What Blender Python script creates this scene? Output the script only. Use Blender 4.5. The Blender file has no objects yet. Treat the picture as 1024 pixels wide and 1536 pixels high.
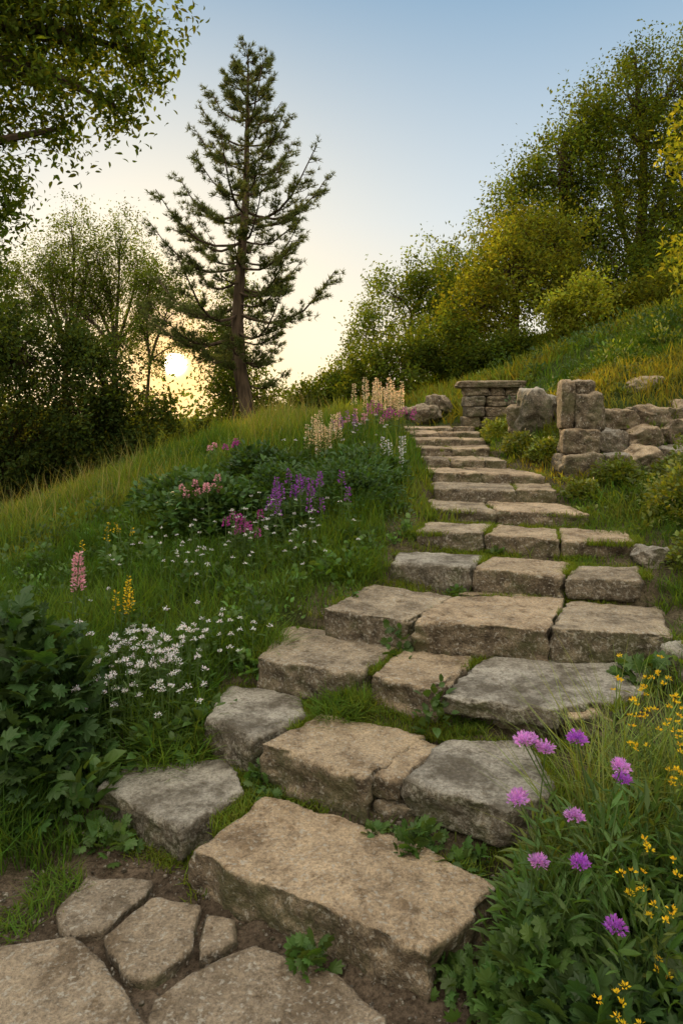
import bpy, bmesh, math, numpy as np
rng=np.random.default_rng(11)
S=bpy.context.scene
def link(o,parent=None):
    S.collection.objects.link(o)
    if parent is not None: o.parent=parent
    return o
def empty(name):
    return link(bpy.data.objects.new(name,None))
# ---------------------------------------------------------------- noise
TAB=rng.random(65536)
def vnoise(p):
    i=np.floor(p).astype(np.int64); f=p-i; u=f*f*(3-2*f); r=0
    for dx in (0,1):
        for dy in (0,1):
            for dz in (0,1):
                h=((i[:,0]+dx)*73856093 ^ (i[:,1]+dy)*19349663 ^ (i[:,2]+dz)*83492791)&65535
                w=(u[:,0] if dx else 1-u[:,0])*(u[:,1] if dy else 1-u[:,1])*(u[:,2] if dz else 1-u[:,2])
                r=r+w*TAB[h]
    return r*2-1
def fbm(p,o=3):
    a=1;r=0
    for k in range(o):
        r=r+a*vnoise(p*(2**k)+k*17.3); a*=.5
    return r
def n2(x,y,s,o=2,off=0.):
    return fbm(np.stack([x*s+off,y*s-off,np.zeros_like(x)+off],1),o)
# ---------------------------------------------------------------- materials
class NT:
    def __init__(s,name):
        s.m=bpy.data.materials.new(name); s.m.use_nodes=True; s.t=s.m.node_tree; s.t.nodes.clear()
    def n(s,ty,ins={},**kw):
        nd=s.t.nodes.new(ty)
        for k,v in kw.items(): setattr(nd,k,v)
        for k,v in ins.items():
            if isinstance(v,bpy.types.NodeSocket): s.t.links.new(v,nd.inputs[k])
            else: nd.inputs[k].default_value=v
        return nd
    def ramp(s,fac,stops):
        r=s.n('ShaderNodeValToRGB',{'Fac':fac}); e=r.color_ramp.elements
        while len(e)<len(stops): e.new(.5)
        for a,(p,c) in zip(e,stops):
            a.position=p; a.color=(c,c,c,1) if not hasattr(c,'__len__') else (*c,1)
        return r.outputs[0]
    def mix(s,fac,a,b,mode='MIX'):
        m=s.t.nodes.new('ShaderNodeMix'); m.data_type='RGBA'; m.blend_type=mode
        for k,v in ((0,fac),(6,a),(7,b)):
            if isinstance(v,bpy.types.NodeSocket): s.t.links.new(v,m.inputs[k])
            else: m.inputs[k].default_value=v if k==0 else (*v,1)
        return m.outputs[2]
def foliage_mat(name,trans=.42,tint=(1.9,1.5,.45),rough=.5,gloss=True):
    k=NT(name); a=k.n('ShaderNodeAttribute',attribute_name='col').outputs['Color']
    if gloss: p=k.n('ShaderNodeBsdfPrincipled',{'Base Color':a,'Roughness':rough,'Specular IOR Level':.35})
    else: p=k.n('ShaderNodeBsdfDiffuse',{'Color':a})
    tcx=k.mix(1.,a,tint,'MULTIPLY')
    t=k.n('ShaderNodeBsdfTranslucent',{'Color':tcx})
    mx=k.n('ShaderNodeMixShader',{0:trans,1:p.outputs[0],2:t.outputs[0]})
    k.n('ShaderNodeOutputMaterial',{0:mx.outputs[0]}); return k.m
M_tree=foliage_mat('tree_foliage',.48,(2.2,1.7,.4),gloss=False)
M_herb=foliage_mat('herb_leaf',.36,(2.1,1.65,.42))
M_leaf=M_tree
M_needle=foliage_mat('pine_needle',.28,(1.7,1.4,.6),gloss=False)
M_petal=foliage_mat('flower_petal',.4,(1.15,1.,1.),.6,gloss=False)
def bark_mat():
    k=NT('tree_bark'); tc=k.n('ShaderNodeTexCoord').outputs['Object']
    mp=k.n('ShaderNodeMapping',{'Vector':tc,'Scale':(14,14,3)}).outputs[0]
    nz=k.n('ShaderNodeTexNoise',{'Vector':mp,'Scale':1.,'Detail':5.}).outputs[0]
    c=k.ramp(nz,[(.3,(.04,.03,.022)),(.7,(.14,.10,.07))])
    p=k.n('ShaderNodeBsdfDiffuse',{'Color':c})
    k.n('ShaderNodeOutputMaterial',{0:p.outputs[0]}); return k.m
M_bark=bark_mat()
def stone_mat():
    k=NT('weathered_limestone'); tc=k.n('ShaderNodeTexCoord').outputs['Object']
    a=k.n('ShaderNodeAttribute',attribute_name='col').outputs['Color']
    lg=k.n('ShaderNodeAttribute',attribute_name='lich').outputs['Fac']
    N=lambda s,d,off=0.,r=.55: k.n('ShaderNodeTexNoise',{'Vector':k.n('ShaderNodeMapping',{'Vector':tc,'Location':(off,off*2,off)}).outputs[0],'Scale':s,'Detail':d,'Roughness':r}).outputs[0]
    big=N(4.5,6.,0.,.7); med=N(13.,6.,3.,.7); fine=N(95.,4.,5.,.7); sp=N(60.,3.,9.,.6)
    c=k.mix(1.,a,k.ramp(big,[(.36,(.54,.49,.43)),(.48,(.95,.94,.92)),(.66,(1.15,1.15,1.14))]),'MULTIPLY')
    c=k.mix(1.,c,k.ramp(med,[(.34,(.50,.45,.38)),(.47,(1.,1.,1.)),(.70,(1.18,1.17,1.14))]),'MULTIPLY')
    c=k.mix(1.,c,k.ramp(fine,[(.34,.58),(.62,1.2)]),'MULTIPLY')
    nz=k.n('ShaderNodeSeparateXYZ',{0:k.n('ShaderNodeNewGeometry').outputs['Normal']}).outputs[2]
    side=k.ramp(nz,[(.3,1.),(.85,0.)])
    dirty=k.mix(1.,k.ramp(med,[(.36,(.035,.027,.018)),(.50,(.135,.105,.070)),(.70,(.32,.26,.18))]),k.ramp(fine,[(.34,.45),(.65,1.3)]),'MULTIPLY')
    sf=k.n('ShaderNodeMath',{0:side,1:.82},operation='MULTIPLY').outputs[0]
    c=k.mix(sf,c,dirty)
    lsum=k.n('ShaderNodeMath',{0:lg,1:.08,2:sp},operation='MULTIPLY_ADD').outputs[0]
    li=k.ramp(lsum,[(.57,0.),(.68,.7)])
    c=k.mix(li,c,(.52,.49,.42))
    dk=k.n('ShaderNodeMath',{0:k.ramp(big,[(.40,.8),(.56,0.)]),1:lg},operation='MULTIPLY').outputs[0]
    c=k.mix(dk,c,(.11,.095,.07))
    mo=k.n('ShaderNodeMath',{0:k.ramp(big,[(.47,0.),(.59,.8)]),1:k.ramp(nz,[(.0,.8),(.95,.0)])},operation='MULTIPLY').outputs[0]
    c=k.mix(mo,c,(.07,.08,.025))
    h=k.n('ShaderNodeMath',{0:med,1:1.8,2:fine},operation='MULTIPLY_ADD').outputs[0]
    b=k.n('ShaderNodeBump',{'Height':h,'Strength':1.,'Distance':.022}).outputs[0]
    p=k.n('ShaderNodeBsdfPrincipled',{'Base Color':c,'Roughness':.8,'Specular IOR Level':.3,'Normal':b})
    k.n('ShaderNodeOutputMaterial',{0:p.outputs[0]}); return k.m
M_stone=stone_mat()
def ground_mat():
    k=NT('soil_and_turf'); tc=k.n('ShaderNodeTexCoord').outputs['Object']
    a=k.n('ShaderNodeAttribute',attribute_name='col').outputs['Color']
    f=k.n('ShaderNodeTexNoise',{'Vector':tc,'Scale':60.,'Detail':6.,'Roughness':.8}).outputs[0]
    m=k.n('ShaderNodeTexNoise',{'Vector':tc,'Scale':7.,'Detail':4.}).outputs[0]
    c=k.mix(1.,a,k.ramp(f,[(.35,.35),(.65,1.7)]),'MULTIPLY')
    c=k.mix(1.,c,k.ramp(m,[(.3,.55),(.7,1.35)]),'MULTIPLY')
    b=k.n('ShaderNodeBump',{'Height':f,'Strength':1.,'Distance':.025}).outputs[0]
    p=k.n('ShaderNodeBsdfDiffuse',{'Color':c,'Normal':b})
    k.n('ShaderNodeOutputMaterial',{0:p.outputs[0]}); return k.m
M_ground=ground_mat()
# ---------------------------------------------------------------- mesh helpers
def mesh_obj(name,parts,mats,parent=None,smooth=False):
    vo=0;V=[];C=[];L=[];T=[];MI=[]
    for v,f,mi,c in parts:
        v=v.reshape(-1,3); V.append(v)
        C.append(np.broadcast_to(c,(len(v),3))); L.append((f+vo).ravel())
        T.append(np.full(len(f),f.shape[1])); MI.append(np.full(len(f),mi)); vo+=len(v)
    V=np.concatenate(V);C=np.concatenate(C);L=np.concatenate(L);T=np.concatenate(T);MI=np.concatenate(MI)
    me=bpy.data.meshes.new(name); me.vertices.add(len(V)); me.vertices.foreach_set('co',V.astype(np.float32).ravel())
    me.loops.add(len(L)); me.loops.foreach_set('vertex_index',L.astype(np.int32))
    me.polygons.add(len(T)); st=np.concatenate([[0],np.cumsum(T)[:-1]])
    me.polygons.foreach_set('loop_start',st.astype(np.int32))
    me.polygons.foreach_set('material_index',MI.astype(np.int32))
    me.polygons.foreach_set('use_smooth',np.full(len(T),smooth))
    for m in mats: me.materials.append(m)
    at=me.attributes.new('col','FLOAT_COLOR','POINT')
    at.data.foreach_set('color',np.concatenate([C,np.ones((len(C),1))],1).astype(np.float32).ravel())
    me.update(calc_edges=True)
    return link(bpy.data.objects.new(name,me),parent)
def norm(a): return a/(np.linalg.norm(a,axis=-1,keepdims=True)+1e-9)
def tubes(P,R,k=5,mi=0,col=(1,1,1)):
    P=np.asarray(P,float);R=np.asarray(R,float);N,Sg,_=P.shape
    t=norm(P[:,-1]-P[:,0]); a=np.where(np.abs(t[:,2:3])>.8,[[1.,0,0]],[[0,0,1.]])
    u=norm(np.cross(t,a)); v=np.cross(t,u); an=np.arange(k)*2*np.pi/k
    ring=np.cos(an)[None,:,None]*u[:,None]+np.sin(an)[None,:,None]*v[:,None]
    V=P[:,:,None,:]+R[:,:,None,None]*ring[:,None]
    F=[]
    for s in range(Sg-1):
        for j in range(k): F.append([s*k+j,s*k+(j+1)%k,(s+1)*k+(j+1)%k,(s+1)*k+j])
    F=(np.array(F)[None]+np.arange(N)[:,None,None]*Sg*k).reshape(-1,4)
    return (V.reshape(-1,3),F,mi,np.array(col,float))
L_SIMPLE=(np.array([[0,0,0],[.27,.45,.07],[0,1,-.08],[-.27,.45,.07]],float),np.array([[0,1,2,3]]))
_b=np.array([[0,0,0],[0,.4,.02],[0,.75,-.02],[0,1,-.12],[.26,.25,.09],[.27,.6,.07],[-.26,.25,.09],[-.27,.6,.07]],float)
L_BROAD=(_b,np.array([[0,4,5,1],[1,5,3,2],[0,1,7,6],[1,2,3,7]]))
_c=_b.copy(); _c[:,0]*=.72
L_LEAFB=(_c,L_BROAD[1])
def lobed():
    an=np.linspace(-2.6,2.6,21); r=.62+.38*np.cos(an*6.0/1.3*1.0)**2*1.0; r=r*(1-.25*(np.abs(an)/2.6)**2)
    pts=[[0,.35,.04]]+[[np.sin(a)*q*.55,.35+np.cos(a)*q*.62,.04-.16*q*q] for i,(a,q) in enumerate(zip(an,r))]+[[0,.12,0]]
    n=len(pts); V=np.array(pts)
    F=[[0,i,i+1] for i in range(1,n-1)]+[[0,n-1,1]]
    return V,np.array(F)
L_LOBED=lobed()
L_LANCE=(np.array([[0,0,0],[.09,.3,.03],[.08,.65,.02],[0,1,-.12],[-.08,.65,.02],[-.09,.3,.03]],float),np.array([[0,1,2,5],[5,2,3,4]]))
L_NEED=(np.array([[-.05,0,0],[.05,0,0],[0.015,1,0],[-.015,1,0]],float),np.array([[0,1,2,3]]))
def leaves(pos,d,size,tm,col,mi=0,flat=1.,jit=.25):
    n=len(pos); d=norm(d); ref=rng.normal(size=(n,3))*.6+np.array([0,0,flat])
    x=norm(np.cross(d,ref)); z=np.cross(x,d)
    tv,tf=tm; sz=np.broadcast_to(size,(n,))
    V=pos[:,None]+sz[:,None,None]*(tv[None,:,0:1]*x[:,None]+tv[None,:,1:2]*d[:,None]+tv[None,:,2:3]*z[:,None])
    F=(tf[None]+np.arange(n)[:,None,None]*len(tv)).reshape(-1,tf.shape[1])
    c=np.broadcast_to(col,(n,3))*(1+jit*rng.uniform(-1,1,(n,1)))*(1+.12*rng.uniform(-1,1,(n,3)))
    return (V.reshape(-1,3),F,mi,np.repeat(np.clip(c,0,1),len(tv),0))
def blades(pos,h,w,bend,col,mi=0,jit=.3):
    n=len(pos); t=np.array([0,.45,1.]); ya=rng.uniform(0,2*np.pi,n)
    d=np.stack([np.cos(ya),np.sin(ya),0*ya],1); ya2=ya+np.pi/2+rng.normal(0,.5,n); sd=np.stack([np.cos(ya2),np.sin(ya2),0*ya],1)
    h=np.broadcast_to(h,(n,));w=np.broadcast_to(w,(n,));bend=np.broadcast_to(bend,(n,))*rng.uniform(.2,1.2,n)
    c=pos[:,None]+d[:,None]*(bend*h)[:,None,None]*(t**2)[None,:,None]
    c[:,:,2]+=h[:,None]*(t*(1-.35*np.minimum(bend,1.2)[:,None]*t))
    wd=w[:,None]*np.array([.8,.95,.1])*.5
    V=np.stack([c-sd[:,None]*wd[:,:,None],c+sd[:,None]*wd[:,:,None]],2)
    F=np.array([[0,1,3,2],[2,3,5,4]]); F=(F[None]+np.arange(n)[:,None,None]*6).reshape(-1,4)
    cc=np.broadcast_to(col,(n,3))*(1+jit*rng.uniform(-1,1,(n,1)))*(1+.15*rng.uniform(-1,1,(n,3)))
    g=np.array([.9,1.,1.15])[None,:,None,None]
    cc=np.broadcast_to(cc[:,None,None]*g,(n,3,2,3)).reshape(-1,3)
    return (V.reshape(-1,3),F,mi,np.clip(cc,0,1))
# ---------------------------------------------------------------- layout data: (poly FL..CCW, top z, thickness, tint)
TAN=(.50,.385,.26); TAN2=(.46,.36,.245); GREY=(.39,.365,.315); GRB=(.41,.335,.24)
SL=[
 ([(-.51,2.345),(.24,1.90),(.51,2.17),(.20,2.44),(-.30,2.69)],.15,.17,TAN),
 ([(-.98,2.74),(-.58,2.45),(-.38,2.69),(-.49,2.97),(-.90,2.94)],.155,.19,GREY),
 ([(-.333,2.78),(.09,2.53),(.345,2.89),(-.09,3.08)],.30,.19,TAN2),
 ([(.10,2.60),(.215,2.53),(.42,2.79),(.33,2.88)],.29,.10,TAN2),
 ([(.23,2.53),(.57,2.33),(.78,2.46),(.77,2.83),(.43,2.82)],.30,.135,GREY),
 ([(-.60,3.04),(-.381,2.84),(-.145,3.04),(-.21,3.36),(-.56,3.39)],.30,.20,GREY),
 ([(-.42,3.366),(-.02,3.18),(.11,3.19),(.36,3.62),(-.31,3.88)],.45,.16,GRB),
 ([(.13,3.13),(.408,2.95),(.67,3.40),(.36,3.55)],.45,.18,TAN2),
 ([(.42,2.92),(.86,2.77),(1.28,2.92),(1.43,3.34),(.76,3.36),(.68,3.32)],.45,.085,GREY),
 ([(-.10,3.67),(.338,3.46),(.64,3.94),(.20,4.18)],.60,.16,GRB),
 ([(.349,3.45),(.995,3.30),(1.26,3.88),(.65,3.97)],.60,.17,TAN),
 ([(1.003,3.29),(1.563,3.24),(1.79,3.80),(1.28,3.86)],.595,.15,GRB),
 ([(.30,4.225),(.77,4.08),(.95,4.48),(.39,4.57)],.73,.17,GREY),
 ([(.78,4.08),(1.248,3.88),(1.43,4.24),(.97,4.44)],.73,.16,TAN2),
 ([(1.255,3.875),(1.653,3.79),(1.78,4.08),(1.44,4.17)],.725,.13,GRB),
 ([(.516,4.68),(.945,4.54),(1.09,4.97),(.64,5.04)],.85,.15,GRB),
 ([(.955,4.54),(1.378,4.35),(1.51,4.77),(1.12,4.95)],.85,.14,TAN2),
 ([(1.385,4.35),(1.85,4.32),(1.96,4.68),(1.52,4.78)],.845,.12,TAN),
 ([(.70,3.38),(.96,3.39),(1.0,3.46),(.72,3.47)],.44,.06,TAN2),
 ([(.67,4.0),(1.2,3.92),(1.25,3.99),(.75,4.07)],.595,.06,TAN2),
]
UP=[(.94,.70,5.22,1.78,4.86),(1.04,.76,5.62,1.69,5.38),(1.13,.845,6.05,1.77,5.9),(1.21,.825,6.6,1.57,6.48),
    (1.29,.865,7.2,1.55,7.1),(1.36,.86,7.8,1.62,7.72),(1.42,.87,8.4,1.69,8.33),(1.47,.88,9.0,1.74,8.95)]
for i,(z,xl,yl,xr,yr) in enumerate(UP):
    nx=UP[i+1] if i<7 else (0,.9,9.5,1.8,9.5)
    bl=np.array([nx[1]-.05,nx[2]+.05]); br=np.array([nx[3]+.05,nx[4]+.05]); fl=np.array([xl,yl]); fr=np.array([xr,yr])
    cuts=[0]+([.42] if i%2==0 else [.68] if i%3 else [.3,.72])+[1]
    for a,b in zip(cuts[:-1],cuts[1:]):
        q=[fl+(fr-fl)*(a+.004),fl+(fr-fl)*(b-.004),bl+(br-bl)*(b-.004),bl+(br-bl)*(a+.004)]
        off=rng.uniform(-.03,.03); q[0]=q[0]+[0,off]; q[1]=q[1]+[0,off*.6]
        SL.append(([tuple(p) for p in q],z-rng.uniform(0,.01),.13,[TAN,TAN2,GRB][rng.integers(3)]))
FT=(.34,.275,.20);FT2=(.30,.25,.19)
FLAG=[([(-1.15,1.45),(-.56,1.45),(-.49,1.80),(-.70,2.025),(-.83,2.115),(-1.05,2.09)],FT),
 ([(-.735,2.13),(-.64,1.98),(-.535,1.965),(-.455,2.07),(-.465,2.25),(-.64,2.30)],FT),
 ([(-.93,2.225),(-.85,2.125),(-.75,2.14),(-.655,2.31),(-.66,2.39),(-.89,2.40)],FT2),
 ([(-.435,2.02),(-.325,2.10),(-.34,2.20),(-.445,2.22)],FT),
 ([(-.475,1.45),(.16,1.45),(.13,1.84),(-.02,1.98),(-.26,2.09),(-.40,2.01),(-.535,1.90)],FT),
 ([(-1.1,.8),(-.4,.75),(-.5,1.4),(-1.15,1.4)],FT),([(-.35,.75),(.4,.8),(.35,1.4),(-.42,1.4)],FT2),
 ([(.22,1.42),(.7,1.3),(.62,1.6),(.25,1.68)],FT2),([(-1.9,.9),(-1.2,.8),(-1.22,1.4),(-1.8,1.5)],FT2)]
POLY=[(np.array(p),z) for p,z,_,_ in SL]+[(np.array(p),.03) for p,_ in FLAG]
def inpoly(x,y,P,m=0.):
    ins=np.ones(len(x),bool); n=len(P)
    for i in range(n):
        a=P[i];b=P[(i+1)%n];e=b-a;l=np.hypot(*e)
        ins&=((e[0]*(y-a[1])-e[1]*(x-a[0]))/l>=-m)
    return ins
def inany(x,y,m=0.):
    r=np.zeros(len(x),bool)
    for P,z in POLY: r|=inpoly(x,y,P,m)
    return r
# ---------------------------------------------------------------- terrain
CP=[(-.8,1.5,0),(-.2,1.5,0),(.5,1.5,0),(-.8,2.1,0),(-.2,2.05,0),(.25,1.7,0),(-1.5,1.5,0),(-1.6,2.2,.03),(1.,1.5,.05),(1.2,2.0,.12),(-3,1,-.02),(0,0,0),(-2,0,0),(2,0,.1),(3,1,.35),(4,2,.7),(-.7,2.35,0),(-1.05,2.6,.03),
(-1.3,2.9,.12),(-.8,3.2,.24),(-1.6,3.2,.22),(-2.5,3,.12),(-.9,3.6,.36),(-1.6,4,.42),(-.6,3.8,.47),(-.3,4.3,.6),(-1,4.8,.68),(-2,4.8,.50),(-3,4.5,.28),(.05,4.6,.72),(.35,5.2,.88),(-.4,5.5,.88),(.5,6,1.05),(-.5,6.5,1.08),(-1.5,6,.83),(-2.5,6,.58),(-4,6,.3),(.55,7,1.22),(-.5,8,1.34),(.5,8.2,1.4),(-1.5,7.5,1.06),(-2.5,7.5,.76),(-4,7.5,.32),(-5.5,7.5,-.05),
(.5,9.5,1.52),(-.5,9.5,1.5),(-1.5,9.5,1.34),(-2.5,9.5,.96),(-4,9.5,.38),(-6,9.5,-.25),
(-1.5,12,1.2),(-4,12,.1),(-8,12,-.8),(0,12,1.6),(1.5,12,1.85),(3,12,2.4),(5,12,3.1),(8,12,4.),(-8,16,-1.),(-3,16,.3),(0,16,1.5),(3,16,2.7),(6,16,3.8),(10,16,4.6),(-15,25,-1.2),(-5,25,0),(1,25,1.6),(6,25,3.5),(15,25,6),
(.8,2.1,.08),(1.05,2.5,.26),(1.4,2.8,.36),(1.8,3.2,.55),(2.2,3.8,.70),(2.3,4.4,.85),(3,3,.75),(4,4,1.2),(3,5,1.1),(2.2,5.2,.97),(2.2,5.8,1.07),(2.6,6.1,1.12),(3.2,6,1.2),(4.5,5.5,1.5),(2.0,6.5,1.18),(2.6,7.1,1.7),(3.3,7,1.9),(4.2,7,2.1),(1.9,7,1.25),(1.9,8,1.4),(2.4,8,1.72),(3,8.2,2.1),(4,8.5,2.55),(5.5,8.5,3),(2.3,9.5,1.6),(1.8,9.4,1.5),(3,9.8,2.15),(4,10,2.8),(5.5,10,3.25),(7.5,9,3.6),
(-20,0,-1),(20,0,3),(-20,25,-1.5),(22,15,6),(0,-8,0),(-8,-6,-.3),(8,-6,.8),(-8,3,-.3),(8,4,2.2),(0,40,1)]
for P,z,t,_ in SL: c=np.mean(P,0); CP.append((c[0],c[1],z-.09))
CP=np.array(CP,float)
def phi(r2): return .5*r2*np.log(r2+1e-9)
def tps_fit():
    n=len(CP); d=((CP[:,None,:2]-CP[None,:,:2])**2).sum(-1)
    A=np.zeros((n+3,n+3)); A[:n,:n]=phi(d)+np.eye(n)*.01; Q=np.c_[np.ones(n),CP[:,:2]]; A[:n,n:]=Q;A[n:,:n]=Q.T
    return np.linalg.solve(A,np.r_[CP[:,2],0,0,0])
W=tps_fit()
def ss(a,b,x): t=np.clip((x-a)/(b-a),0,1); return t*t*(3-2*t)
def hgt(x,y,clamp=True):
    out=np.empty(len(x))
    for s in range(0,len(x),20000):
        xs=x[s:s+20000];ys=y[s:s+20000]
        r2=(xs[:,None]-CP[:,0])**2+(ys[:,None]-CP[:,1])**2
        out[s:s+20000]=phi(r2)@W[:-3]+W[-3]+W[-2]*xs+W[-1]*ys
    r=np.hypot(x-1,y-7); w=ss(20,45,r); far=-.6+.8*n2(x,y,.02,2)
    out=np.where(r>46,0,out)*(1-w)+far*w
    nearpath=1-ss(.3,1.2,np.abs(x)+np.abs(y-1.8)*.6)
    out=out+(.02*n2(x,y,2.2,3)+.035*n2(x,y,.8,2,5.)*ss(2.5,6,y))*(1-.8*nearpath)
    if clamp:
        for P,z in POLY:
            lo=P.min(0)-.1;hi=P.max(0)+.1
            k=np.where((x>lo[0])&(x<hi[0])&(y>lo[1])&(y<hi[1]))[0]
            if len(k): k=k[inpoly(x[k],y[k],P,.035)]; out[k]=np.minimum(out[k],z-.035)
    return out
def path_mask(x,y):
    e=.12*n2(x,y,3.,3,2.)
    return (y<2.50+e-.25*(x+.3))&(x<.42+e)&(x>-1.0+e*2)&(y>-3)
n=620; kk=6.; t=np.linspace(-1,1,n); gx=300*np.sinh(kk*t)/np.sinh(kk)+.3; gy=300*np.sinh(kk*t)/np.sinh(kk)+3.5
X,Y=np.meshgrid(gx,gy); x=X.ravel();y=Y.ravel(); z=hgt(x,y)
idx=np.arange(n*n).reshape(n,n)
F=np.stack([idx[:-1,:-1],idx[:-1,1:],idx[1:,1:],idx[1:,:-1]],-1).reshape(-1,4)
soil=np.array([.13,.10,.072]); turf=np.array([.05,.07,.02])
corr=ss(.25,.0,np.min([np.maximum(np.abs(x-P.mean(0)[0])-.35,0)+np.maximum(np.abs(y-P.mean(0)[1])-.25,0) for P,_ in POLY],0))
sm=np.maximum(path_mask(x,y).astype(float),corr*.8)[:,None]
mesh_obj('ground',[(np.stack([x,y,z],1),F,0,soil*sm+turf*(1-sm))],[M_ground],smooth=True)
# ---------------------------------------------------------------- stones
def slab(name,P,zt,th,tint,parent,vox=.012,amp=1.):
    P=np.array(P,float);out=[];c=P.mean(0)
    for i in range(len(P)):
        a=P[i];b=P[(i+1)%len(P)];L=np.hypot(*(b-a));m=max(1,int(L/.07)); e=(b-a)/L; nr=np.array([e[1],-e[0]])
        for j in range(m):
            q=a+(b-a)*j/m
            out.append(q+nr*rng.normal(0,.006*amp)+e*rng.normal(0,.005))
    tilt=rng.normal(0,.012,2)*amp
    bm=bmesh.new(); top=[bm.verts.new((q[0],q[1],zt+tilt@(q-c))) for q in out]; bot=[bm.verts.new((q[0]+rng.normal(0,.006),q[1]+rng.normal(0,.006),zt-th)) for q in out]
    bm.faces.new(top); bm.faces.new(bot[::-1]); k=len(out)
    for i in range(k): bm.faces.new([top[(i+1)%k],top[i],bot[i],bot[(i+1)%k]])
    bmesh.ops.recalc_face_normals(bm,faces=bm.faces)
    me=bpy.data.meshes.new('tmp'); bm.to_mesh(me); bm.free(); o=bpy.data.objects.new('tmp',me); S.collection.objects.link(o)
    r=o.modifiers.new('r','REMESH'); r.mode='VOXEL'; r.voxel_size=vox
    s=o.modifiers.new('s','SMOOTH'); s.factor=.5; s.iterations=1
    bpy.context.view_layer.update(); dg=bpy.context.evaluated_depsgraph_get()
    m2=bpy.data.meshes.new_from_object(o.evaluated_get(dg)); bpy.data.objects.remove(o); m2.name=name
    nv=len(m2.vertices); v=np.empty(nv*3,np.float32); m2.vertices.foreach_get('co',v); v=v.reshape(-1,3).astype(float)
    nn=np.empty(nv*3,np.float32); m2.vertices.foreach_get('normal',nn); nn=nn.reshape(-1,3).astype(float)
    side=1-np.abs(nn[:,2:3])
    off=rng.uniform(0,50,3)
    d=.012*fbm(v*5+off,3)+.007*fbm(v*28+off,3)
    ds=.011*fbm(v*np.array([6,6,22])+off,3)+.014*fbm(v*16+off,3)
    ed=np.clip(1-np.abs(np.abs(nn[:,2])-.6)/.4,0,1)*np.clip(fbm(v*11+off+7,3)-.05,0,1)*-.034
    D=(d*(1-side[:,0])*.6+ds*side[:,0]+ed)*amp
    v=v+nn*D[:,None]
    m2.vertices.foreach_set('co',v.astype(np.float32).ravel())
    m2.polygons.foreach_set('use_smooth',np.ones(len(m2.polygons),bool))
    m2.materials.clear(); m2.materials.append(M_stone)
    at=m2.attributes.new('col','FLOAT_COLOR','POINT'); c4=np.tile([*(np.array(tint)*rng.uniform(.9,1.1)),1.],nv).astype(np.float32)
    at.data.foreach_set('color',c4)
    at=m2.attributes.new('lich','FLOAT','POINT'); at.data.foreach_set('value',np.full(nv,1. if tint is GREY else (.5 if tint is GRB else .2),np.float32)); m2.update()
    return link(bpy.data.objects.new(name,m2),parent)
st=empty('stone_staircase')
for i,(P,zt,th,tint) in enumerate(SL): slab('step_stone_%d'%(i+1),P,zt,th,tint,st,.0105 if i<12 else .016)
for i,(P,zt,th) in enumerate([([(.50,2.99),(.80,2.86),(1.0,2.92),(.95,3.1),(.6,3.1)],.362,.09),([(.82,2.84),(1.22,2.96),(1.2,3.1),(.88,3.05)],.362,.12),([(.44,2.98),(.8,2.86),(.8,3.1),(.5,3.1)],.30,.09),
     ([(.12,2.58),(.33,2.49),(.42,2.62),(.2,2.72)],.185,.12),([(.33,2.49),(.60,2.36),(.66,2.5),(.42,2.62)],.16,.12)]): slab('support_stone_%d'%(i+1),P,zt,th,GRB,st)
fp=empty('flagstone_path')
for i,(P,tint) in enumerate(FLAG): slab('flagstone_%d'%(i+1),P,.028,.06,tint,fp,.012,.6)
bmi=bmesh.new(); bmesh.ops.create_icosphere(bmi,subdivisions=5,radius=1); ICO=(np.array([v.co[:] for v in bmi.verts]),np.array([[v.index for v in f.verts] for f in bmi.faces])); bmi.free()
bmi=bmesh.new(); bmesh.ops.create_icosphere(bmi,subdivisions=2,radius=1); ICO2=(np.array([v.co[:] for v in bmi.verts]),np.array([[v.index for v in f.verts] for f in bmi.faces])); bmi.free()
def rock(c,s,yaw=0.,tint=GRB,pw=5.,rough=1.):
    d=ICO[0]; 
    pl=norm(rng.normal(size=(7,3))); q=(np.abs(d)**pw).sum(1)**(-1/pw); p=d*q[:,None]; off=rng.uniform(0,90,3)
    if rough>1:
        for nrm in pl:
            hh=p@nrm; lim=rng.uniform(.85,1.1); p=p-nrm*np.clip(hh-lim,0,9)[:,None]
    p=p*(1+.09*rough*fbm(d*1.7+off,2)[:,None]); p[:,0]+=.12*rng.uniform(-1,1)*p[:,2]; p=p*np.array(s)/2
    m=min(s); p=p+d*(.05*m*rough*fbm(p/m*3.5+off,3)+.025*m*fbm(p/m*12+off,2))[:,None]
    cy,sy=math.cos(yaw),math.sin(yaw); p=np.stack([p[:,0]*cy-p[:,1]*sy,p[:,0]*sy+p[:,1]*cy,p[:,2]],1)+np.array(c)
    return (p,ICO[1],0,np.array(tint)*rng.uniform(.85,1.15))
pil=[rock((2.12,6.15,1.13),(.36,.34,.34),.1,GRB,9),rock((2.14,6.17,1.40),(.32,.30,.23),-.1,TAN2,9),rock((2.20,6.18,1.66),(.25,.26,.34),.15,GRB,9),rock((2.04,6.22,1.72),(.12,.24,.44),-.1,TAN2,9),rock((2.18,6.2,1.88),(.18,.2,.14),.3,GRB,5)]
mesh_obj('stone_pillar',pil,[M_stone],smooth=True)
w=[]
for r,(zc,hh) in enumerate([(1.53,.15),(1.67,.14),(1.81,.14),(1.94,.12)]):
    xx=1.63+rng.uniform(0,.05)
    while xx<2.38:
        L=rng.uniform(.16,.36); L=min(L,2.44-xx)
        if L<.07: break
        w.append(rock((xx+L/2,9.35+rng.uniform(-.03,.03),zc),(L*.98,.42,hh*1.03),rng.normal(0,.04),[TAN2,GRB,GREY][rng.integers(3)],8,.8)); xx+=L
w.append(rock((2.02,9.33,2.04),(.92,.5,.10),0,TAN2,8,.5))
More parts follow.
